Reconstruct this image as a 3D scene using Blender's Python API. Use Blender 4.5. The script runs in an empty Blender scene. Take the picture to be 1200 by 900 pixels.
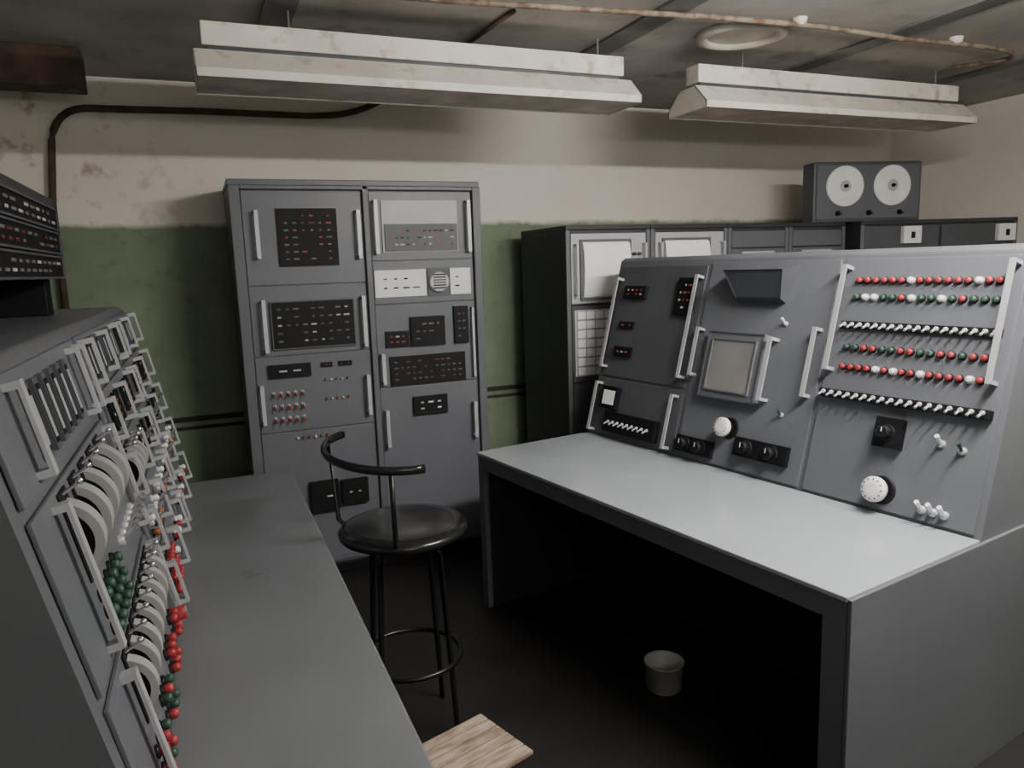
import bpy, math, random
from mathutils import Matrix, Vector
random.seed(7)
V=Vector
COL=bpy.context.scene.collection
# ------------------------------------------------------------------ materials
def mat(name,col,rough=.5,metal=0.,var=.12,scale=8.,bump=0.,emit=None,es=0.,spec=None,stain=None,thr=(.6,.72),rvar=0.):
    m=bpy.data.materials.new(name); m.use_nodes=True; nt=m.node_tree; N=nt.nodes; L=nt.links
    b=N["Principled BSDF"]; b.inputs["Roughness"].default_value=rough; b.inputs["Metallic"].default_value=metal
    if spec is not None: b.inputs["Specular IOR Level"].default_value=spec
    tc=N.new("ShaderNodeTexCoord"); nz=N.new("ShaderNodeTexNoise"); nz.inputs["Scale"].default_value=scale
    nz.inputs["Detail"].default_value=6
    L.new(tc.outputs["Object"],nz.inputs["Vector"])
    cr=N.new("ShaderNodeValToRGB"); cr.color_ramp.elements[0].position=.3; cr.color_ramp.elements[1].position=.7
    cr.color_ramp.elements[0].color=[c*(1-var) for c in col]+[1]
    cr.color_ramp.elements[1].color=[min(1,c*(1+var)) for c in col]+[1]
    L.new(nz.outputs["Fac"],cr.inputs[0]); out=cr.outputs[0]
    if stain:
        n2=N.new("ShaderNodeTexNoise"); n2.inputs["Scale"].default_value=scale*1.7; n2.inputs["Detail"].default_value=8; n2.inputs["Roughness"].default_value=.65
        L.new(tc.outputs["Object"],n2.inputs["Vector"])
        mr=N.new("ShaderNodeMapRange"); mr.inputs[1].default_value=thr[0]; mr.inputs[2].default_value=thr[1]; mr.inputs[4].default_value=.8; L.new(n2.outputs["Fac"],mr.inputs[0])
        mx=N.new("ShaderNodeMix"); mx.data_type='RGBA'; L.new(mr.outputs[0],mx.inputs[0]); L.new(out,mx.inputs[6]); mx.inputs[7].default_value=list(stain)+[1]; out=mx.outputs[2]
    L.new(out,b.inputs["Base Color"])
    if rvar:
        mr=N.new("ShaderNodeMapRange"); mr.inputs[1].default_value=.3; mr.inputs[2].default_value=.7; mr.inputs[3].default_value=rough-rvar; mr.inputs[4].default_value=rough+rvar
        L.new(nz.outputs["Fac"],mr.inputs[0]); L.new(mr.outputs[0],b.inputs["Roughness"])
    if bump:
        bp=N.new("ShaderNodeBump"); bp.inputs["Strength"].default_value=bump; bp.inputs["Distance"].default_value=.01
        L.new(nz.outputs["Fac"],bp.inputs["Height"]); L.new(bp.outputs[0],b.inputs["Normal"])
    if emit:
        b.inputs["Emission Color"].default_value=list(emit)+[1]; b.inputs["Emission Strength"].default_value=es
    return m
GREY=mat("grey_paint",(.108,.115,.129),.45,0,.07,3)
GREYL=mat("grey_panel_paint",(.118,.126,.143),.42,0,.06,4)
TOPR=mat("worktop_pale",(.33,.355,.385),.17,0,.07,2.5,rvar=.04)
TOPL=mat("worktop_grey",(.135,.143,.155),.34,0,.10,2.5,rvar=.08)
DARK=mat("dark_grey_paint",(.030,.032,.038),.5,0,.1,4)
MID=mat("mid_grey",(.070,.074,.085),.5,0,.1,4)
KNEE=mat("kneehole_shade",(.016,.017,.018),.7,0,.1,4)  # near-black colour standing in for shade under the right desk
BLK=mat("black_plastic",(.005,.005,.006),.6,0,.2,10,spec=.25)
WHT=mat("white_enamel",(.80,.80,.79),.4,0,.06,10)
MARK=mat("white_marking",(.45,.45,.45),.6,0,.05,20)
DIM=mat("dim_marking",(.14,.14,.14),.6,0,.05,20)
DRED=mat("dim_red_marking",(.12,.02,.02),.6,0,.05,20)
PAPER=mat("paper",(.92,.92,.92),.8,0,.03,5)
LGT=mat("light_grey_panel",(.42,.43,.45),.45,0,.08,10)
ALU=mat("aluminium",(.46,.47,.49),.45,.3,.05,20)
CHR=mat("chrome",(.75,.75,.76),.18,.9,.03,20)
DIAL=mat("dial_grey",(.33,.32,.318),.5,0,.1,12)
RED=mat("red_lens",(.29,.025,.03),.5,0,.1,20)
GRN=mat("green_lens",(.02,.058,.038),.5,0,.1,20)
WLN=mat("clear_lens",(.75,.75,.73),.2,0,.05,20)
ORG=mat("orange_marking",(.34,.09,.035),.5,0,.1,20)
RUST=mat("rusty_pipe",(.23,.19,.145),.7,0,.3,10,.4,stain=(.10,.055,.03),thr=(.46,.58))
RUSTB=mat("rusted_duct",(.075,.048,.032),.8,0,.5,9,.4)
STRAP=mat("ceiling_strap",(.13,.13,.125),.5,0,.3,6,.2)
FIXT=mat("aged_white_fitting",(.72,.68,.61),.5,0,.12,5,.1,stain=(.34,.23,.15),thr=(.56,.70))
UND=mat("stained_fitting_underside",(.66,.58,.49),.6,0,.25,7,.1)
ROSE=mat("dull_stained_disc",(.42,.39,.34),.6,0,.3,8,.1)
SCR=mat("screen_glass",(.19,.185,.185),.3,0,.15,7)
PLAST=mat("pale_plastic",(.55,.52,.49),.5,0,.08,8)
BSTL=mat("black_steel",(.010,.010,.011),.3,.3,.1,10)
SEAT=mat("black_vinyl",(.012,.012,.013),.17,0,.2,12,.03)
TUBE=mat("lit_tube",(.9,.9,.9),.4,0,.0,4,emit=(1,.955,.90),es=300)
def woodmat():
    m=bpy.data.materials.new("planked_wood"); m.use_nodes=True; nt=m.node_tree; N=nt.nodes; L=nt.links
    b=N["Principled BSDF"]; b.inputs["Roughness"].default_value=.7
    tc=N.new("ShaderNodeTexCoord"); mp=N.new("ShaderNodeMapping"); mp.inputs["Scale"].default_value=(5,18,18)
    nz=N.new("ShaderNodeTexNoise"); nz.inputs["Scale"].default_value=3; nz.inputs["Detail"].default_value=6
    cr=N.new("ShaderNodeValToRGB"); cr.color_ramp.elements[0].position=.32; cr.color_ramp.elements[1].position=.68
    cr.color_ramp.elements[0].color=(.17,.12,.09,1); cr.color_ramp.elements[1].color=(.42,.335,.26,1)
    L.new(tc.outputs["Object"],mp.inputs[0]); L.new(mp.outputs[0],nz.inputs["Vector"]); L.new(nz.outputs["Fac"],cr.inputs[0]); L.new(cr.outputs[0],b.inputs["Base Color"])
    return m
WOOD=woodmat()
def wallmat(name,dado=True):
    m=bpy.data.materials.new(name); m.use_nodes=True; nt=m.node_tree; N=nt.nodes; L=nt.links
    b=N["Principled BSDF"]; b.inputs["Roughness"].default_value=.75
    g=N.new("ShaderNodeNewGeometry"); s=N.new("ShaderNodeSeparateXYZ"); L.new(g.outputs["Position"],s.inputs[0])
    def ns(sc,det=6,rough=.6):
        n=N.new("ShaderNodeTexNoise"); n.inputs["Scale"].default_value=sc; n.inputs["Detail"].default_value=det; n.inputs["Roughness"].default_value=rough
        L.new(g.outputs["Position"],n.inputs["Vector"]); return n
    def math_(op,a,bb):
        n=N.new("ShaderNodeMath"); n.operation=op; n.use_clamp=False
        for i,x in enumerate((a,bb)):
            if x is None: continue
            if isinstance(x,(int,float)): n.inputs[i].default_value=x
            else: L.new(x,n.inputs[i])
        return n.outputs[0]
    def mix(f,a,c):
        n=N.new("ShaderNodeMix"); n.data_type='RGBA'
        L.new(f,n.inputs[0])
        for i,x in ((6,a),(7,c)):
            if isinstance(x,tuple): n.inputs[i].default_value=x+(1,)
            else: L.new(x,n.inputs[i])
        return n.outputs[2]
    def ramp(x,p0,p1):
        n=N.new("ShaderNodeMapRange"); n.clamp=True; L.new(x,n.inputs[0]); n.inputs[1].default_value=p0; n.inputs[2].default_value=p1; return n.outputs[0]
    n1=ns(2.2); n2=ns(11,5,.6); n3=ns(.9)
    zz=math_('ADD',s.outputs[2],math_('MULTIPLY',math_('SUBTRACT',n2.outputs[0],.5),.05))
    cream=mix(ramp(n1.outputs[0],.35,.7),(.79,.735,.65),(.83,.785,.71))
    stain=math_('MULTIPLY',math_('MULTIPLY',ramp(n2.outputs[0],.56,.72),.8),ramp(s.outputs[0],.2,-.7))
    c=mix(stain,cream,(.25,.15,.10))
    if dado:
        green=mix(ramp(n1.outputs[0],.3,.7),(.16,.205,.13),(.24,.295,.20))
        green=mix(math_('MULTIPLY',ramp(n2.outputs[0],.56,.70),.35),green,(.07,.08,.05))
        c=mix(ramp(zz,1.88,1.85),c,green)
        st1=math_('MULTIPLY',ramp(s.outputs[2],.755,.76),ramp(s.outputs[2],.78,.775))
        st2=math_('MULTIPLY',ramp(s.outputs[2],.80,.805),ramp(s.outputs[2],.835,.83))
        c=mix(math_('ADD',st1,st2),c,(.02,.02,.02))
    dirt=math_('MULTIPLY',ramp(n3.outputs[0],.5,.75),.08)
    c=mix(dirt,c,(.24,.20,.14))
    L.new(c,b.inputs["Base Color"])
    bp=N.new("ShaderNodeBump"); bp.inputs["Strength"].default_value=.12; bp.inputs["Distance"].default_value=.01
    L.new(n2.outputs[0],bp.inputs["Height"]); L.new(bp.outputs[0],b.inputs["Normal"])
    return m
WALL=wallmat("two_tone_wall"); WALLC=wallmat("cream_wall",False)
CEIL=mat("stained_concrete_ceiling",(.43,.41,.375),.85,0,.22,2.2,.5,stain=(.20,.165,.13),thr=(.55,.72))
FLOOR=mat("dark_floor",(.009,.008,.008),.6,0,.4,5,.1)
# ------------------------------------------------------------------ mesh builder
class MB:
    def __init__(s): s.v=[];s.f=[];s.m=[];s.mats=[];s.sm=[]
    def mi(s,m):
        if m not in s.mats: s.mats.append(m)
        return s.mats.index(m)
    def add(s,vs,fs,m,sm=False,M=None):
        o=len(s.v); s.v+= [ (M@V(p)) if M else V(p) for p in vs]
        k=s.mi(m)
        for f in fs: s.f.append([o+i for i in f]); s.m.append(k); s.sm.append(sm)
    def box(s,x0,x1,y0,y1,z0,z1,m,M=None):
        vs=[(x0,y0,z0),(x1,y0,z0),(x1,y1,z0),(x0,y1,z0),(x0,y0,z1),(x1,y0,z1),(x1,y1,z1),(x0,y1,z1)]
        s.add(vs,[(3,2,1,0),(4,5,6,7),(0,1,5,4),(1,2,6,5),(2,3,7,6),(3,0,4,7)],m,False,M); return s
    def prism(s,prof,x0,x1,m,caps=None):
        n=len(prof); vs=[(x0,a,b) for a,b in prof]+[(x1,a,b) for a,b in prof]
        s.add(vs,[(i,i+n,(i+1)%n+n,(i+1)%n) for i in range(n)],m)
        s.add(vs,[tuple(range(n)),tuple(range(2*n-1,n-1,-1))],caps or m); return s
    def lathe(s,prof,p,ax,m,seg=20):
        ax=V(ax).normalized(); a=ax.orthogonal().normalized(); b=ax.cross(a); p=V(p)
        vs=[];fs=[]
        for r,h in prof:
            for i in range(seg):
                t=2*math.pi*i/seg; vs.append(p+ax*h+a*r*math.cos(t)+b*r*math.sin(t))
        for j in range(len(prof)-1):
            for i in range(seg):
                fs.append((j*seg+i,j*seg+(i+1)%seg,(j+1)*seg+(i+1)%seg,(j+1)*seg+i))
        s.add(vs,fs,m,True)
        k=len(prof)-1
        s.add([vs[i] for i in range(seg)],[tuple(range(seg-1,-1,-1))],m)
        s.add([vs[k*seg+i] for i in range(seg)],[tuple(range(seg))],m); return s
    def cyl(s,p0,p1,r,m,seg=16,r1=None):
        p0=V(p0);p1=V(p1); return s.lathe([(r,0),(r if r1 is None else r1,(p1-p0).length)],p0,p1-p0,m,seg)
    def sweep(s,pts,r,m,seg=10,closed=False,rz=None):
        pts=[V(p) for p in pts]; n=len(pts); vs=[];fs=[]; rz=rz or r
        up=V((0,0,1))
        for i,p in enumerate(pts):
            if closed: t=pts[(i+1)%n]-pts[i-1]
            else: t=pts[min(i+1,n-1)]-pts[max(i-1,0)]
            t.normalize(); a=t.cross(up)
            if a.length<.15: a=t.cross(V((0,1,0))) if abs(t.y)<.9 else t.cross(V((1,0,0)))
            a.normalize(); b=a.cross(t).normalized()
            for k in range(seg):
                q=2*math.pi*k/seg; vs.append(p+a*r*math.cos(q)+b*rz*math.sin(q))
        for i in range(n if closed else n-1):
            j=(i+1)%n
            for k in range(seg): fs.append((i*seg+k,i*seg+(k+1)%seg,j*seg+(k+1)%seg,j*seg+k))
        if not closed: fs+= [tuple(range(seg-1,-1,-1)),tuple((n-1)*seg+k for k in range(seg))]
        s.add(vs,fs,m,True); return s
    def mesh(s,name):
        me=bpy.data.meshes.new(name); me.from_pydata([tuple(x) for x in s.v],[],s.f)
        for m in s.mats: me.materials.append(m)
        for i,p in enumerate(me.polygons): p.material_index=s.m[i]; p.use_smooth=s.sm[i]
        me.update(); return me
def obj(name,data,parent=None,M=None,label=None,bev=0,**kw):
    if isinstance(data,MB): data=data.mesh(name)
    o=bpy.data.objects.new(name,data); COL.objects.link(o)
    if parent: o.parent=parent
    if M is not None: o.matrix_basis=M
    if label: o["label"]=label
    for k,v in kw.items(): o[k]=v
    if bev:
        b=o.modifiers.new("bevel",'BEVEL'); b.width=bev; b.segments=2; b.limit_method='ANGLE'
    return o
def thing(name,loc,rot,label,category,group=None):
    o=obj(name,None,None,Matrix.Translation(loc)@Matrix.Rotation(rot,4,'Z'),label,category=category)
    o.empty_display_size=.1
    if group: o["group"]=group
    return o
T=lambda x,y,z: Matrix.Translation((x,y,z))
cache={}
def M_(key,fn):
    if key not in cache: cache[key]=fn()
    return cache[key]
# --- components (mounted on plane y=0, front is -y, z up the panel)
def handle(par,x,z0,z1,d=.045,w=.018):
    L=round(z1-z0,3)
    def f():
        b=MB(); b.box(-w/2,w/2,-d,-d+.006,0,L,ALU)
        for z in (.0,L-.012): b.box(-w/2,w/2,-d+.006,0,z,z+.012,ALU)
        return b.mesh("handle")
    return obj("handle",M_(("h",L,d,w),f),par,T(x,0,z0))
def lamp(par,x,z,c,r=.0095,h=.018):
    m={'r':RED,'g':GRN,'w':WLN,'o':ORG}[c]
    def f():
        b=MB(); b.lathe([(r*1.25,0),(r*1.25,.004),(r*1.05,.006)],(0,0,0),(0,-1,0),BLK if c!='w' else ALU,12)
        b.lathe([(r*.7,.004),(r,h*.45),(r,h*.75),(r*.8,h*.93),(r*.35,h)],(0,0,0),(0,-1,0),m,12); return b.mesh("indicator_lamp")
    return obj("indicator_lamp",M_(("l",c,r,h),f),par,T(x,0,z))
def toggle(par,x,z,up=1,m=None,s=1.):
    m=m or CHR
    def f():
        b=MB(); b.lathe([(.008*s,0),(.008*s,.005*s),(.005*s,.007*s)],(0,0,0),(0,-1,0),ALU,10)
        b.cyl((0,-.005*s,0),(0,-.026*s,.014*s*up),.0028*s,m,8,.0045*s); return b.mesh("toggle_switch")
    return obj("toggle_switch",M_(("t",up,m.name,s),f),par,T(x,0,z))
def knob(par,x,z,r=.022,m=None,cap=None):
    m=m or BLK; cap=cap or m
    def f():
        b=MB(); b.lathe([(r*1.25,0),(r*1.25,.004),(r*1.1,.006)],(0,0,0),(0,-1,0),m,24)
        if cap is WHT:
            b.lathe([(r*.75,.005),(r*.7,.035)],(0,0,0),(0,-1,0),m,24)
            b.lathe([(r*.95,.035),(r*1.1,.039),(r*1.1,.055),(r*.95,.061),(r*.5,.063)],(0,0,0),(0,-1,0),cap,24)
            for k in range(12):
                a=k*math.pi/6; b.box(-.0015,.0015,-.0625,-.060,r*.78,r*.95,BLK,Matrix.Rotation(a,4,'Y'))
        else:
            b.lathe([(r*.92,.005),(r,.01),(r*.95,.03),(r*.8,.034)],(0,0,0),(0,-1,0),m,24)
            b.box(-.0015,.0015,-.0365,-.034,0,r*.7,MARK)
        return b.mesh("rotary_knob")
    return obj("rotary_knob",M_(("k",r,m.name,cap.name),f),par,T(x,0,z))
def plate(par,name,x0,x1,z0,z1,m,t=.006,marks=None,rim=None,label=None,rows=3,cols=8,cm=None,seed=0,bev=.0015):
    b=MB(); w=x1-x0; h=z1-z0; b.box(0,w,-t,0,0,h,m)
    if rim:
        e=.006
        for (a,c,d,g) in ((0,w,0,e),(0,w,h-e,h),(0,e,e,h-e),(w-e,w,e,h-e)): b.box(a,c,-t-.005,-t,d,g,rim)
    rnd=random.Random(seed)
    if marks:
        for r in range(rows):
            for c in range(cols):
                if rnd.random()<.22: continue
                cx=w*(c+1)/(cols+1); cz=h*(r+1)/(rows+1); ww=w/(cols+1)*rnd.uniform(.25,.7); hh=min(.008,h/(rows+1)*.35)
                mm=rnd.choice(marks); b.box(cx-ww/2,cx+ww/2,-t-.002,-t,cz-hh/2,cz+hh/2,mm)
    return obj(name,b,par,T(x0,0,z0),label)
# ------------------------------------------------------------------ room
def slab(name,x0,x1,y0,y1,z0,z1,m):
    return obj(name,MB().box(x0,x1,y0,y1,z0,z1,m),kind="structure")
X0,X1,Y0,Y1,H=-1.35,5.1,-2.6,4.4,2.6
slab("floor",X0-.1,X1+.1,Y0-.1,Y1+.1,-.1,0,FLOOR)
slab("ceiling",X0-.1,X1+.1,Y0-.1,Y1+.1,H,H+.1,CEIL)
slab("wall_back",X0-.1,X1+.1,Y1,Y1+.1,0,H,WALL)
slab("wall_right",X1,X1+.1,Y0,Y1,0,H,WALLC)
slab("wall_left",X0-.1,X0,Y0,Y1,0,H,WALL)
slab("wall_front",X0-.1,X1+.1,Y0-.1,Y0,0,H,WALL)
n=1
for x,w in ((.38,.12),(1.86,.13),(3.08,.12),(4.2,.1),(-.7,.1)):
    slab("trim_%d"%n,x-w/2,x+w/2,Y0,3.55,H-.012,H,STRAP); n+=1
# ------------------------------------------------------------------ ceiling pipes
def pipe(pts,r,m,label,clips=()):
    o=obj("conduit_pipe",MB().sweep(pts,r,m,10),None,None,label,category="pipe")
    for c in clips:
        b=MB(); b.lathe([(.032,0),(.028,.02),(.016,.028)],c,(0,0,-1),FIXT,16); obj("junction_box",b,o,None,"small pale round conduit box")
    return o
def arc(p,c,q,n=6):
    p,c,q=V(p),V(c),V(q); return [tuple(p*(1-t)**2+c*2*t*(1-t)+q*t*t) for t in [i/n for i in range(n+1)]]
yy=Y1-.03
pipe([(-.63,yy,.3),(-.63,yy,1.97)]+arc((-.60,yy,2.28),(-.57,yy,2.43),(-.44,yy,2.44))+[(.1,yy,2.45),(.64,yy,2.45)]+arc((.78,yy,2.46),(.92,yy,2.48),(1.02,yy-.03,2.53))+[(1.12,yy-.08,2.575)],.017,RUSTB,"dark brown steel conduit bending along the cream wall")
zp=H-.027
pipe([(.62,2.80,zp),(1.0,2.78,zp),(1.6,2.70,zp),(2.1,2.64,zp),(2.6,2.61,zp),(3.1,2.64,zp),(3.45,2.62,zp)]+arc((3.6,2.62,zp),(4.0,2.62,zp),(3.98,2.78,zp))+[(3.85,2.95,zp)],.0115,RUST,"rusty peeling conduit with round boxes under the ceiling",[(2.47,2.62,2.6),(3.43,2.62,2.6)])
pipe([(1.2,3.5,2.588),(1.245,2.86,2.588)],.010,RUSTB,"thin rusty pipe under the ceiling")
d=obj("rusted_duct",MB().box(-1.33,-.385,3.86,4.02,2.43,2.598,RUSTB),None,None,"dark rusted steel duct under the ceiling",category="duct",bev=.006)
b=MB(); b.lathe([(.2,0),(.2,.02),(.17,.028),(.155,.02),(.15,.006)],(2.36,2.86,2.598),(0,0,-1),ROSE,40)
obj("ceiling_rose",b,None,None,"round stained ceiling disc with a raised rim",category="ceiling fitting")
# ------------------------------------------------------------------ light fittings
def fitting(x,y,L,label):
    z=2.29 
    t=thing("fluorescent_light",(x,y,0),0,label,"light",group="fluorescent ceiling lights")
    obj("batten",MB().box(.03,L-.03,-.05,.05,z+.132,z+.215,FIXT),t,None,bev=.004)
    obj("spacer",MB().box(.05,L-.05,-.036,.036,z+.110,z+.1315,MID),t,None)
    b=MB(); k=.004
    prof=[(-.15,z),(-.15,z+.03),(-.06,z+.114),(.06,z+.114),(.15,z+.03),(.15,z),(.15-k,z),(.15-k,z+.028),(.058,z+.110),(-.058,z+.110),(-.15+k,z+.028),(-.15+k,z)]
    for i in range(5):
        a=prof[i];c=prof[i+1];d_=prof[10-i];e=prof[11-i]
        b.prism([a,c,d_,e],0,L,FIXT)
    for xx in (0,L-k):
        b.prism([(-.15,z+.0),(-.15,z+.03),(-.06,z+.114),(.06,z+.114),(.15,z+.03),(.15,z)],xx,xx+k,FIXT)
    obj("reflector",b,t)
    obj("diffuser",MB().box(.006,L-.006,-.144,.144,z+.004,z+.014,UND),t,label="stained pale underside cover")
    for xx in (.35,L-.12): obj("mounting_bracket",MB().cyl((xx,.03,z+.215),(xx,.03,H-.001),.005,STRAP,10),t)
    return t
fitting(.06,3.08,1.82,"unlit aged white fluorescent fitting with trough reflector, hung from ceiling")
fitting(2.225,3.08,1.82,"unlit aged white fluorescent fitting with trough reflector, beside rusty conduit")
t=thing("fluorescent_light",(1.3,.95,0),0,"lit bare fluorescent batten under the ceiling","light",group="fluorescent ceiling lights")
obj("batten",MB().box(0,1.3,-.04,.04,2.45,H-.001,FIXT),t,None,bev=.004)
for yy in (-.035,.035):
    bb=MB(); bb.cyl((.04,yy,2.385),(1.26,yy,2.385),.016,TUBE,14)
    for e in (.01,1.26): bb.box(e,e+.03,yy-.02,yy+.02,2.365,2.45,WHT)
    obj("fluorescent_tube",bb,t)
def area(name,M,sx,sy,e,col):
    l=bpy.data.lights.new(name,'AREA'); l.shape='RECTANGLE'; l.size=sx; l.size_y=sy; l.energy=e; l.color=col
    o=bpy.data.objects.new(name,l); COL.objects.link(o); o.matrix_world=M
area("ceiling_fill",T(2.0,-.6,1.95)@Matrix.Rotation(math.radians(172),4,'X'),2.2,.5,75,(1,.965,.91))  # added fill behind the camera, brightens the ceiling for soft bounce; no real fitting
area("rear_fill",T(.3,-1.6,1.9)@Matrix.Rotation(math.radians(-12),4,'Z')@Matrix.Rotation(math.radians(95),4,'X'),1.4,.6,13,(1,.97,.93))  # added unseen fill from the left rear, lifts the desk fronts
# ------------------------------------------------------------------ right control desk
u=V((.163,-.987,0)).normalized(); ang=math.atan2(u.y,u.x)
desk=thing("control_desk",(1.123,3.152,0),ang,"grey steel control desk with pale worktop and sloping instrument console","control desk")
LEN=1.88
b=MB(); al=math.atan2(.23,.85)
b.prism([(.66,0),(.645,.02),(.645,.75),(.875,1.60),(.90,1.615),(1.15,1.615),(1.15,0)],0,LEN,GREY)
obj("console_body",b,desk,bev=.006)
obj("worktop",MB().box(-.01,LEN-.002,-.002,.645,.735,.75,TOPR),desk,bev=.003,label="pale grey painted steel worktop")
obj("apron",MB().box(0,LEN-.001,.0,.02,.675,.7345,GREY),desk)
obj("leg_panel",MB().box(0,.046,.021,.644,0,.7345,GREY),desk,bev=.004)
obj("leg_panel",MB().box(LEN-.07,LEN-.001,.021,.644,0,.7345,GREY),desk,bev=.004)
obj("front_leg",MB().box(LEN-.07,LEN-.001,.0,.02,0,.6745,GREY),desk)
obj("front_leg",MB().box(0,.046,.0,.02,0,.6745,GREY),desk)
b=MB(); b.box(.0465,.05,.025,.64,.005,.73,KNEE); b.box(.05,LEN-.074,.638,.642,.005,.73,KNEE); b.box(LEN-.074,LEN-.0705,.025,.64,.005,.73,KNEE)  # thin dark sheets added to deepen the shade in the kneehole
obj("kneehole_shade_sheets",b,desk,label="dark sheets painted as the shade inside the kneehole")
obj("side_panel",MB().box(LEN,LEN+.012,-.002,1.15,0,.746,GREY),desk,bev=.002)
PB=T(0,.645,.75)@Matrix.Rotation(-al,4,'X')
def fpanel(par,base,x0,x1,z0,z1,m=GREYL,label=None,name="control_panel"):
    o=obj(name,MB().box(x0,x1,0,.008,z0,z1,m),par,base@T(0,-.008,0),label,bev=.002); return o
S1a=fpanel(desk,PB,.03,.60,.30,.85,MID,"dark grey panel with small indicator boxes")
S1b=fpanel(desk,PB,.03,.60,.01,.285,MID,"dark grey panel with small meter and key row")
S2=fpanel(desk,PB,.625,1.245,.01,.86,GREYL,"grey panel with hood and framed screen")
S3=fpanel(desk,PB,1.265,1.86,.01,.86,GREYL,"grey panel with rows of red, green and clear lamps")
handle(S1a,.05,.34,.79,.04);handle(S1a,.58,.34,.80,.04);handle(S1b,.045,.02,.265,.04);handle(S1b,.57,.02,.265,.04)
plate(S1a,"indicator_box",.10,.25,.69,.75,BLK,.02,[MARK,RED],rows=2,cols=4)
plate(S1a,"indicator_box",.46,.56,.62,.79,BLK,.02,[RED,MARK,ORG],rows=4,cols=3,seed=1)
plate(S1a,"indicator_box",.10,.20,.54,.575,BLK,.01,[ORG],rows=1,cols=3,seed=2)
plate(S1a,"indicator_box",.10,.22,.40,.45,BLK,.015,[MARK,ORG],rows=1,cols=3,seed=3)
o=plate(S1b,"meter",.09,.20,.14,.25,BLK,.025,None,BLK); plate(o,"dial_face",.015,.095,.02,.09,PAPER,.03)
o=obj("key_rail",MB().box(.14,.50,-.03,0,.03,.13,BLK),S1b,bev=.003)
for i in range(9): toggle(S1b,.18+i*.034,.075,-1,ALU,1.0).matrix_basis=T(.18+i*.034,-.03,.08)
# S2
hd=MB()
hx0,hx1,z0,z1=.79,1.08,.69,.845
hd.add([(hx0,0,z1),(hx1,0,z1),(hx1,-.11,z1-.045),(hx0,-.11,z1-.045),(hx0+.04,0,z0),(hx1-.04,0,z0),(hx1-.035,-.045,z0+.01),(hx0+.035,-.045,z0+.01)],
       [(0,1,2,3),(0,3,7,4),(1,5,6,2),(4,7,6,5)],MID)
hd.add([(hx0+.004,-.104,z1-.045),(hx1-.004,-.104,z1-.045),(hx1-.039,-.041,z0+.012),(hx0+.039,-.041,z0+.012)],[(0,3,2,1)],MID)
obj("viewing_hood",hd,S2,label="projecting tapered grey metal viewing hood")
o=plate(S2,"screen_frame",.71,1.0,.28,.56,GREYL,.03,None,MID); plate(o,"screen",.03,.26,.03,.25,SCR,.034,None,GREY)
handle(S2,1.035,.30,.55,.05,.02)
handle(S2,.645,.36,.57,.04);handle(S2,1.215,.34,.60,.04)
o=plate(S2,"switch_box",.63,.83,.03,.10,BLK,.02)
for x in (.05,.14): k=knob(o,x,.035,.026); k.matrix_basis=T(x,-.02,.035)
o=plate(S2,"switch_box",.94,1.19,.07,.145,BLK,.02)
for x in (.06,.18): k=knob(o,x,.037,.026); k.matrix_basis=T(x,-.02,.037)
knob(S2,.89,.17,.035,BLK,WHT)
toggle(S2,1.06,.61,1,WHT,1.2); toggle(S2,1.12,.26,1,GRN,1.2)
# S3
handle(S3,1.29,.45,.83,.045,.018);handle(S3,1.835,.46,.84,.045,.018)
rows=[(.78,"rrrrrrwrrrrrrwrr"),(.72,"gwwggrwggwgrggg"),(.54,"ggrrggrrggrrgrr"),(.47,"rrrrwrwrrwrrrrwr")]
for v,s in rows:
    for i,c in enumerate(s): lamp(S3,1.335+i*(.46/(len(s)-1)),v,c,.0105)
obj("switch_rail",MB().box(1.30,1.83,-.012,0,.605,.632,BLK),S3)
for i in range(18): toggle(S3,1.31+i*.0295,.618,-1,LGT,1.).matrix_basis=T(1.313+i*.0295,-.012,.62)
r=obj("switch_rail",MB().box(1.275,1.85,-.028,0,.354,.384,BLK),S3,bev=.003)
for i in range(18): toggle(S3,1.29+i*.0315,.37,-1,LGT,1.).matrix_basis=T(1.295+i*.0315,-.028,.372)
o=plate(S3,"selector_switch",1.51,1.60,.215,.315,BLK,.03,[MARK],rows=1,cols=2,seed=5); k=knob(o,.045,.05,.022); k.matrix_basis=T(.045,-.03,.05)
toggle(S3,1.72,.26,1,WHT,1.6);toggle(S3,1.785,.25,1,GRN,1.6)
knob(S3,1.56,.075,.038,BLK,WHT)
for x in (1.70,1.735,1.77): toggle(S3,x,.045,1,WHT,1.7)
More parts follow.
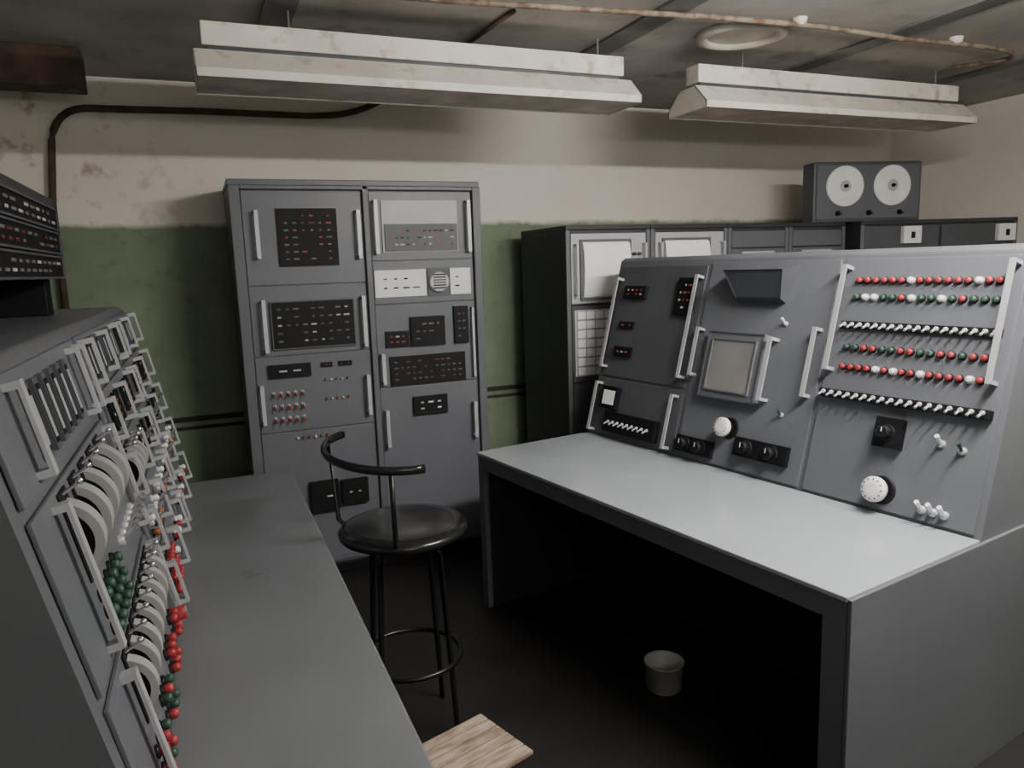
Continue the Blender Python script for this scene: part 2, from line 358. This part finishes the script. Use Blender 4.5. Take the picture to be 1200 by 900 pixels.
# ------------------------------------------------------------------ left control desk
ld=thing("control_desk",(.30,1.07,0),math.pi/2,"grey steel control desk with rows of dials, lamps and pull handles","control desk")
LL=2.23; al2=math.radians(12)
b=MB(); b.prism([(.412,0),(.425,.02),(.425,.75),(.582,1.475),(.602,1.49),(1.05,1.49),(1.05,0)],0,LL,GREY)
obj("console_body",b,ld,bev=.006)
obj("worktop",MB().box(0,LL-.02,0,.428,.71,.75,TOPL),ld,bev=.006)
for x in (.02,LL-.08): obj("leg_panel",MB().box(x,x+.04,.02,.41,0,.709,GREY),ld,bev=.003)
PL=T(0,.425,.75)@Matrix.Rotation(-al2,4,'X')
def dial(par,x,z,r=.05,hw=.015):
    def f():
        b=MB(); n=24; cy=r*.42
        def P(rr,i): 
            a0=math.asin(min(1,cy/r)); a=a0+(math.pi-2*a0)*i/n
            return (min(-.0,cy-rr*math.sin(a)),-rr*math.cos(a))
        for i in range(n):
            b.prism([P(r,i),P(r,i+1),P(r*.80,i+1),P(r*.80,i)],-hw,hw,DIAL)
        b.prism([P(r*.80,i) for i in range(n+1)],-hw*.5,hw*.5,BLK)
        b.box(-hw-.014,hw+.014,-.003,0,-r*1.05,r*1.15,BLK)
        b.cyl((0,-.0,r*1.05),(0,-.028,r*1.2),.003,CHR,8); b.lathe([(.002,0),(.006,.003),(.006,.008),(.002,.011)],(0,-.026,r*1.19),(0,-.5,.3),CHR,10)
        return b.mesh("thumbwheel_dial")
    return obj("thumbwheel_dial",M_(("d",r,hw),f),par,T(x,0,z))
def gauge(par,x,z0,z1):
    def f():
        b=MB(); h=z1-z0; b.box(-.017,.017,-.010,0,0,h,MID); b.box(-.012,.012,-.011,-.010,.01,h-.01,BLK); b.box(-.009,.004,-.0125,-.011,.02,h-.02,LGT)
        return b.mesh("edge_meter")
    return obj("edge_meter",M_(("g",round(z1-z0,3)),f),par,T(x,0,z0))
d_=.024
a,c=.04,.82
P0=fpanel(ld,PL,a,c,.565,.735); P1=fpanel(ld,PL,a,c,.275,.545); P2=fpanel(ld,PL,a,c,.02,.255)
for p,z0,z1 in ((P0,.565,.735),(P1,.275,.545),(P2,.02,.255)):
    handle(p,.16,z0+.012,z1-.012,d_,.022); handle(p,c-.03,z0+.012,z1-.012,d_,.022)
handle(P0,.70,.577,.723,d_,.020)
for i in range(6): gauge(P0,.235+i*.070,.59,.71)
for i in range(5): dial(P1,.235+i*.105,.458,.068,.018)
for i in range(5):
    for k in range(3): lamp(P1,.225+i*.042,.355-k*.030,'g',.0095,.020)
for i in range(6): toggle(P1,.52+i*.045,.345,1,CHR,1.5)
for i in range(8): dial(P2,.230+i*.070,.185,.058,.013)
for x0,n_,s_ in ((.19,3,"rrg"),(.35,3,"grg"),(.53,3,"rrr"),(.70,2,"rr")):
    for i in range(n_):
        for k in range(2): lamp(P2,x0+i*.036,.078-k*.034,s_[(i+k)%len(s_)],.0095,.022)
rows5=[(.605,.735),(.465,.590),(.320,.450),(.170,.305),(.02,.155)]
for a,c in ((.86,1.50),(1.54,2.19)):
    for ri,(z0,z1) in enumerate(rows5):
        p=fpanel(ld,PL,a,c,z0,z1); w=c-a
        hs=(.05,.5,.95)
        for f_ in hs: handle(p,a+w*f_,z0+.010,z1-.010,.032,.018)
        xs=[a+w*(.11+.047*k) for k in range(18)]
        xs=[x for x in xs if all(abs(x-(a+w*f_))>.022 for f_ in hs)]
        zc=(z0+z1)/2
        for k,x in enumerate(xs):
            if ri==0:
                if k%2==0: gauge(p,x,z0+.012,z1-.012)
            elif ri==1:
                if k%2: plate(p,"indicator_box",x-.012,x+.012,zc-.04,zc+.04,BLK,.010,[ORG,MARK],rows=3,cols=1,seed=k)
            elif ri==2 :
                if a<1 and k<8: 
                    if k%2==0: dial(p,x+.012,zc,.052,.011)
                elif k%3==1: toggle(p,x,zc,1,CHR,1.4)
                elif k%3==0: plate(p,"indicator_box",x-.012,x+.012,zc-.04,zc+.04,BLK,.010,[MARK,ORG],rows=3,cols=1,seed=k+40)
            elif ri==3:
                if k%3==0: lamp(p,x,zc+.02,'w',.009,.02); lamp(p,x,zc-.02,'o',.009,.02)
                elif k%3==1: toggle(p,x,zc,1,CHR,1.3)
            else:
                if a<1 and k<6:
                    for kk in (-.036,-.0,.036): lamp(p,x,zc+kk,'r',.010,.022)
                elif k%2: lamp(p,x,zc,'r' if k%4==1 else 'w',.010,.022)
knob(P2,.76,.06,.018,RED)
du=thing("display_unit",(-.41,1.62,1.49),math.pi/2,"black instrument box with small digital readouts, standing on grey console","instrument")
obj("case",MB().box(0,1.24,0,.33,.115,.37,DARK),du,bev=.006)
for x in (.06,1.10):
    obj("foot",MB().box(x,x+.09,.03,.30,0,.1145,BLK),du,bev=.004)
for i in range(3):
    z=.30-.075*i+.0
    o=plate(du,"readout_strip",.03,1.21,z-.035,z+.035,BLK,.008,[DIM,DIM,MARK] if i!=1 else [DRED,DIM],MID,rows=2,cols=14,seed=i)
    o.matrix_basis=T(.03,0,z-.035)
# ------------------------------------------------------------------ tall double cabinet
CX=.17
cab=thing("equipment_cabinet",(CX,3.848,0),0,"tall grey steel double rack cabinet with instrument modules and handles","cabinet")
W=1.27; HH=2.05
b=MB(); b.box(0,W,.02,.52,.0,HH-.03,GREY); b.box(-.004,W+.004,.012,.524,HH-.03,HH,GREY)
b.box(0,.05,-.01,.02,.06,HH-.03,GREY); b.box(.635,.665,-.01,.02,.06,HH-.03,GREY); b.box(W-.045,W,-.01,.02,.06,HH-.03,GREY); b.box(.05,W-.045,-.01,.02,HH-.05,HH-.03,GREY)
b.box(.02,W-.02,0,.02,0,.06,BLK)
obj("body",b,cab,bev=.004)
def cp(x0,x1,z0,z1,m=GREYL,label=None): return fpanel(cab,T(-CX,.02,0),x0,x1,z0,z1,m,label)
A1=cp(.225,.80,1.54,1.995); A2=cp(.225,.80,1.19,1.535); A3=cp(.225,.80,.80,1.185); A4=cp(.225,.80,.07,.795)
B1=cp(.84,1.39,1.645,1.995); B2=cp(.84,1.39,1.42,1.64); B3=cp(.84,1.39,.98,1.415); B4=cp(.84,1.39,.07,.975)
handle(A1,.285,1.67,1.90);handle(A1,.775,1.66,1.90)
plate(A1,"instrument_panel",.38,.67,1.63,1.91,BLK,.012,[RED,DIM,DRED,MID],None,rows=7,cols=6,seed=11)
handle(A2,.285,1.21,1.47);handle(A2,.775,1.21,1.47)
o=plate(A2,"instrument_panel",.315,.73,1.22,1.46,BLK,.012,[MID,MID,DIM,MARK],MID,rows=5,cols=9,seed=12)
plate(A3,"instrument_panel",.285,.49,1.08,1.145,BLK,.02,[MARK],rows=1,cols=2,seed=13)
plate(A3,"marking_strip",.54,.60,1.115,1.14,BLK,.006,[ORG],rows=1,cols=3,seed=14); plate(A3,"marking_strip",.63,.70,1.115,1.14,BLK,.006,[ORG],rows=1,cols=3,seed=15)
handle(A3,.245,.85,1.05);handle(A3,.775,.85,1.06)
for k in range(3):
    for i in range(5):
        toggle(A3,.30+i*.035,1.0-k*.065,-1,RED,1.2)
for k in range(2):
    for i in range(5): lamp(A3,.56+i*.028,1.05-k*.10,'w' if i%2 else 'o',.005)
for i in range(6): lamp(A4,.40+i*.03,.76,'ow'[i%3==0],.006)
plate(A4,"socket_box",.44,.585,.36,.52,BLK,.03,[MARK],rows=1,cols=2,seed=1);plate(A4,"socket_box",.60,.74,.38,.51,BLK,.03,[MARK],rows=1,cols=2,seed=4)
handle(B1,.865,1.68,1.95);handle(B1,1.365,1.68,1.95)
plate(B1,"instrument_panel",.90,1.31,1.685,1.95,LGT,.008)
plate(B1,"marking_panel",.91,1.305,1.69,1.83,MID,.014,[BLK,BLK,RED,MARK],None,rows=3,cols=12,seed=21)
plate(B2,"instrument_panel",.845,1.12,1.455,1.595,WHT,.01,[BLK,MID],None,rows=2,cols=4,seed=22,label="pale instrument face with dark markings")
plate(B2,"instrument_panel",1.255,1.37,1.455,1.595,WHT,.01,[BLK,MID],None,rows=2,cols=2,seed=23,label="pale instrument face with dark markings")
g=MB(); g.box(1.13,1.25,-.008,0,1.45,1.60,MID); g.lathe([(.055,.008),(.055,.022),(.048,.026)],(1.19,0,1.525),(0,-1,0),ALU,28)
for k in range(6): g.box(1.155,1.225,-.030,-.026,1.49+k*.014,1.497+k*.014,GRN if k in (2,3) else BLK)
obj("round_meter",g,B2,label="round pale meter with green and black bars")
plate(B3,"instrument_panel",1.02,1.21,1.19,1.345,BLK,.02,[MID,DIM],None,rows=3,cols=4,seed=24)
plate(B3,"instrument_panel",1.265,1.345,1.19,1.39,BLK,.02,[MID,DRED],None,rows=4,cols=2,seed=25)
plate(B3,"instrument_panel",.885,1.01,1.19,1.275,BLK,.012,[RED,MARK],None,rows=2,cols=3,seed=26)
plate(B3,"instrument_panel",.90,1.32,.985,1.14,BLK,.012,[MID,MID,DRED],None,rows=4,cols=12,seed=27)
handle(B3,.86,1.0,1.16);handle(B3,1.37,1.0,1.38,.03,.012)
plate(B4,"socket_box",1.015,1.205,.815,.915,BLK,.02,[WHT,MARK],rows=2,cols=3,seed=29)
handle(B4,.865,.66,.86);handle(B4,1.36,.66,.86)
# ------------------------------------------------------------------ low rack row
def rack(loc,rot,w,dep,h,label):
    t=thing("equipment_cabinet",loc,rot,label,"cabinet")
    b=MB(); b.box(0,w,.01,dep,0,h-.025,DARK); b.box(0,w,0,dep,h-.025,h,DARK); b.box(0,.025,0,.01,.06,h-.025,GREY); b.box(w-.025,w,0,.01,.06,h-.025,GREY)
    b.box(.02,w-.02,.003,.01,0,.06,BLK)
    obj("body",b,t,bev=.004); return t
hC=1.80
c2=rack((1.83,3.6,0),0,.53,.6,hC,"dark grey rack cabinet with pale chart recorder panel and button grid")
p=fpanel(c2,T(0,.01,0),.03,.50,1.38,1.755,LGT,"pale recorder panel"); 
handle(p,.05,1.42,1.70,.04,.014);handle(p,.48,1.42,1.70,.04,.014)
def chart(p,x0,x1):
    b=MB(); pr=[(-.005-.03*math.sin(math.pi*i/12),1.56+.15*math.cos(math.pi*i/12)) for i in range(13)]
    b.prism(pr,x0,x1,PAPER); obj("chart_paper",b,p,label="bulging white chart paper sheet")
    b=MB()
    for (a,c,d,g) in ((x0-.015,x1+.015,1.712,1.724),(x0-.015,x1+.015,1.396,1.408),(x0-.015,x0-.003,1.408,1.712),(x1+.003,x1+.015,1.408,1.712)): b.box(a,c,-.014,0,d,g,GREY)
    obj("window_frame",b,p)
chart(p,.095,.385)
for i in range(4):
    for k in range(2): knob(p,.42+(k%2)*.032,1.46+i*.06,.008,MID)
p=fpanel(c2,T(0,.01,0),.03,.50,.95,1.365,MID,"grey panel with white button grid")
o=plate(p,"button_grid",.04,.34,.98,1.345,LGT,.01)
for r in range(7):
    for c in range(5):
        def f():
            b=MB(); b.box(-.024,.024,-.014,0,-.020,.020,PAPER); return b.mesh("button")
        obj("button",M_("btn",f),o,T(.036+c*.056,-.008,.03+r*.051))
fpanel(c2,T(0,.01,0),.03,.50,.08,.94,MID)
c2b=rack((2.365,3.6,0),0,.53,.6,hC,"dark grey rack cabinet with pale chart recorder panel at the top")
p=fpanel(c2b,T(0,.01,0),.03,.50,1.38,1.755,LGT,"pale recorder panel")
chart(p,.085,.385)
handle(p,.05,1.42,1.70,.04,.014);handle(p,.48,1.42,1.70,.04,.014)
fpanel(c2b,T(0,.01,0),.03,.50,.08,1.365,MID)
for j,x in enumerate((2.90,3.36)):
    w=.455
    c=rack((x,3.6,0),0,w,.6,hC,"plain dark grey rack cabinet")
    p=fpanel(c,T(0,.01,0),.03,w-.03,1.66,1.755,GREY); p=fpanel(c,T(0,.01,0),.03,w-.03,.08,1.65,GREY)
    plate(p,"switch_strip",.10,.34,1.575,1.635,LGT,.008)
r15=-math.radians(15)
c3=rack((3.84,3.5,0),r15,1.08,.55,hC,"wide dark grey cabinet with two small white instruments")
p=fpanel(c3,T(0,.01,0),.03,.53,.08,1.765,MID); 
def wbox(p,x):
    o=plate(p,"meter",x-.06,x+.06,1.655,1.76,WHT,.03,None,None,label="small white meter box"); plate(o,"dial_face",.05,.075,.03,.07,BLK,.034); return o
wbox(p,.33)
p=fpanel(c3,T(0,.01,0),.55,1.05,.08,1.765,MID); wbox(p,.985)
tm=thing("tape_recorder",(3.60,3.66,hC),r15,"grey reel to reel tape recorder standing on dark cabinets","tape recorder")
obj("case",MB().box(0,.73,.0,.14,.0,.37,MID),tm,bev=.008)
obj("front_panel",MB().box(.02,.71,-.008,0,.02,.35,GREY),tm,bev=.002)
for x in (.20,.52):
    b=MB(); b.lathe([(.125,.012),(.125,.02),(.118,.022)],(x,0,.22),(0,-1,0),WHT,40); b.lathe([(.036,.02),(.036,.024)],(x,0,.22),(0,-1,0),LGT,24); b.lathe([(.012,.024),(.010,.04)],(x,0,.22),(0,-1,0),BLK,16)
    obj("tape_reel",b,tm,label="round pale tape reel")
for x in (.16,.37,.58): 
    k=knob(tm,x,.055,.013); k.matrix_basis=T(x,-.008,.055)
# ------------------------------------------------------------------ bar stool
st=thing("bar_stool",(.57,2.38,0),0,"black round-seated stool with curved backrest and foot ring","stool")
b=MB(); b.lathe([(.19,.004),(.215,.012),(.22,.028),(.21,.04),(.17,.047),(.0001,.045)],(0,0,.705),(0,0,1),SEAT,40); obj("seat",b,st)
b=MB(); b.lathe([(.12,0),(.12,.02)],(0,0,.687),(0,0,1),BSTL,24); obj("seat_plate",b,st)
for k in range(4):
    a=math.radians(40+90*k); c,s=math.cos(a),math.sin(a)
    obj("leg",MB().sweep([(.11*c,.11*s,.69),(.14*c,.14*s,.66),(.165*c,.165*s,.27),(.18*c,.18*s,.0)],.0095,BSTL,10),st)
obj("foot_ring",MB().sweep([(.174*math.cos(2*math.pi*i/40),.174*math.sin(2*math.pi*i/40),.27) for i in range(40)],.0095,BSTL,10,closed=True),st)
pts=[]
for i in range(25):
    a=math.radians(128+146*i/24); rr=.245; pts.append((rr*math.cos(a),rr*math.sin(a),1.015+.02*math.cos((i/24)*math.pi)))
obj("backrest",MB().sweep(pts,.010,SEAT,10,rz=.014),st)
for i in (4,20):
    x,y,z=pts[i]; a=math.atan2(y,x); obj("backrest_post",MB().sweep([(.17*math.cos(a),.17*math.sin(a),.71),(.225*math.cos(a),.225*math.sin(a),.76),(x,y,z)],.008,BSTL,10),st)
# ------------------------------------------------------------------ bin
b=MB(); b.lathe([(.058,0),(.063,.005),(.072,.105),(.076,.11),(.073,.11),(.068,.01),(.0001,.008)],(0,0,0),(0,0,1),PLAST,32)
bn=obj("waste_bin",b,None,T(1.49,2.19,0),"small pale plastic bin on dark floor under desk",category="bin")
# ------------------------------------------------------------------ wooden bench
a=math.atan2(.30,.95)
bt=thing("wooden_bench",(.36,1.505,0),a,"low worn wooden bench with slatted top beside grey desk","bench")
b=MB()
for i in range(6):
    y=-.105+i*.035; b.box(-.27,.26,y+.002,y+.0325,.440,.45,WOOD)
b.box(-.25,-.20,-.1,.1,.415,.4395,WOOD); b.box(.14,.19,-.1,.1,.415,.4395,WOOD)
obj("seat",b,bt,bev=.0015)
for x in (-.22,.15):
    for y in (-.09,.06): obj("leg",MB().box(x,x+.03,y,y+.03,0,.4145,WOOD),bt)
# ------------------------------------------------------------------ camera / world
w=bpy.data.worlds.new("w"); bpy.context.scene.world=w; w.use_nodes=True; w.node_tree.nodes["Background"].inputs[0].default_value=(.02,.02,.02,1)
cam=bpy.data.cameras.new("camera"); cam.sensor_width=36; cam.lens=869/1200*36; cam.clip_start=.05
co=bpy.data.objects.new("camera",cam); COL.objects.link(co)
R=Matrix.Rotation(math.radians(-22.5),4,'Z')@Matrix.Rotation(math.radians(90-9.1),4,'X')@Matrix.Rotation(math.radians(-1.9),4,'Z')
co.matrix_world=T(0,0,1.6)@R
bpy.context.scene.camera=co
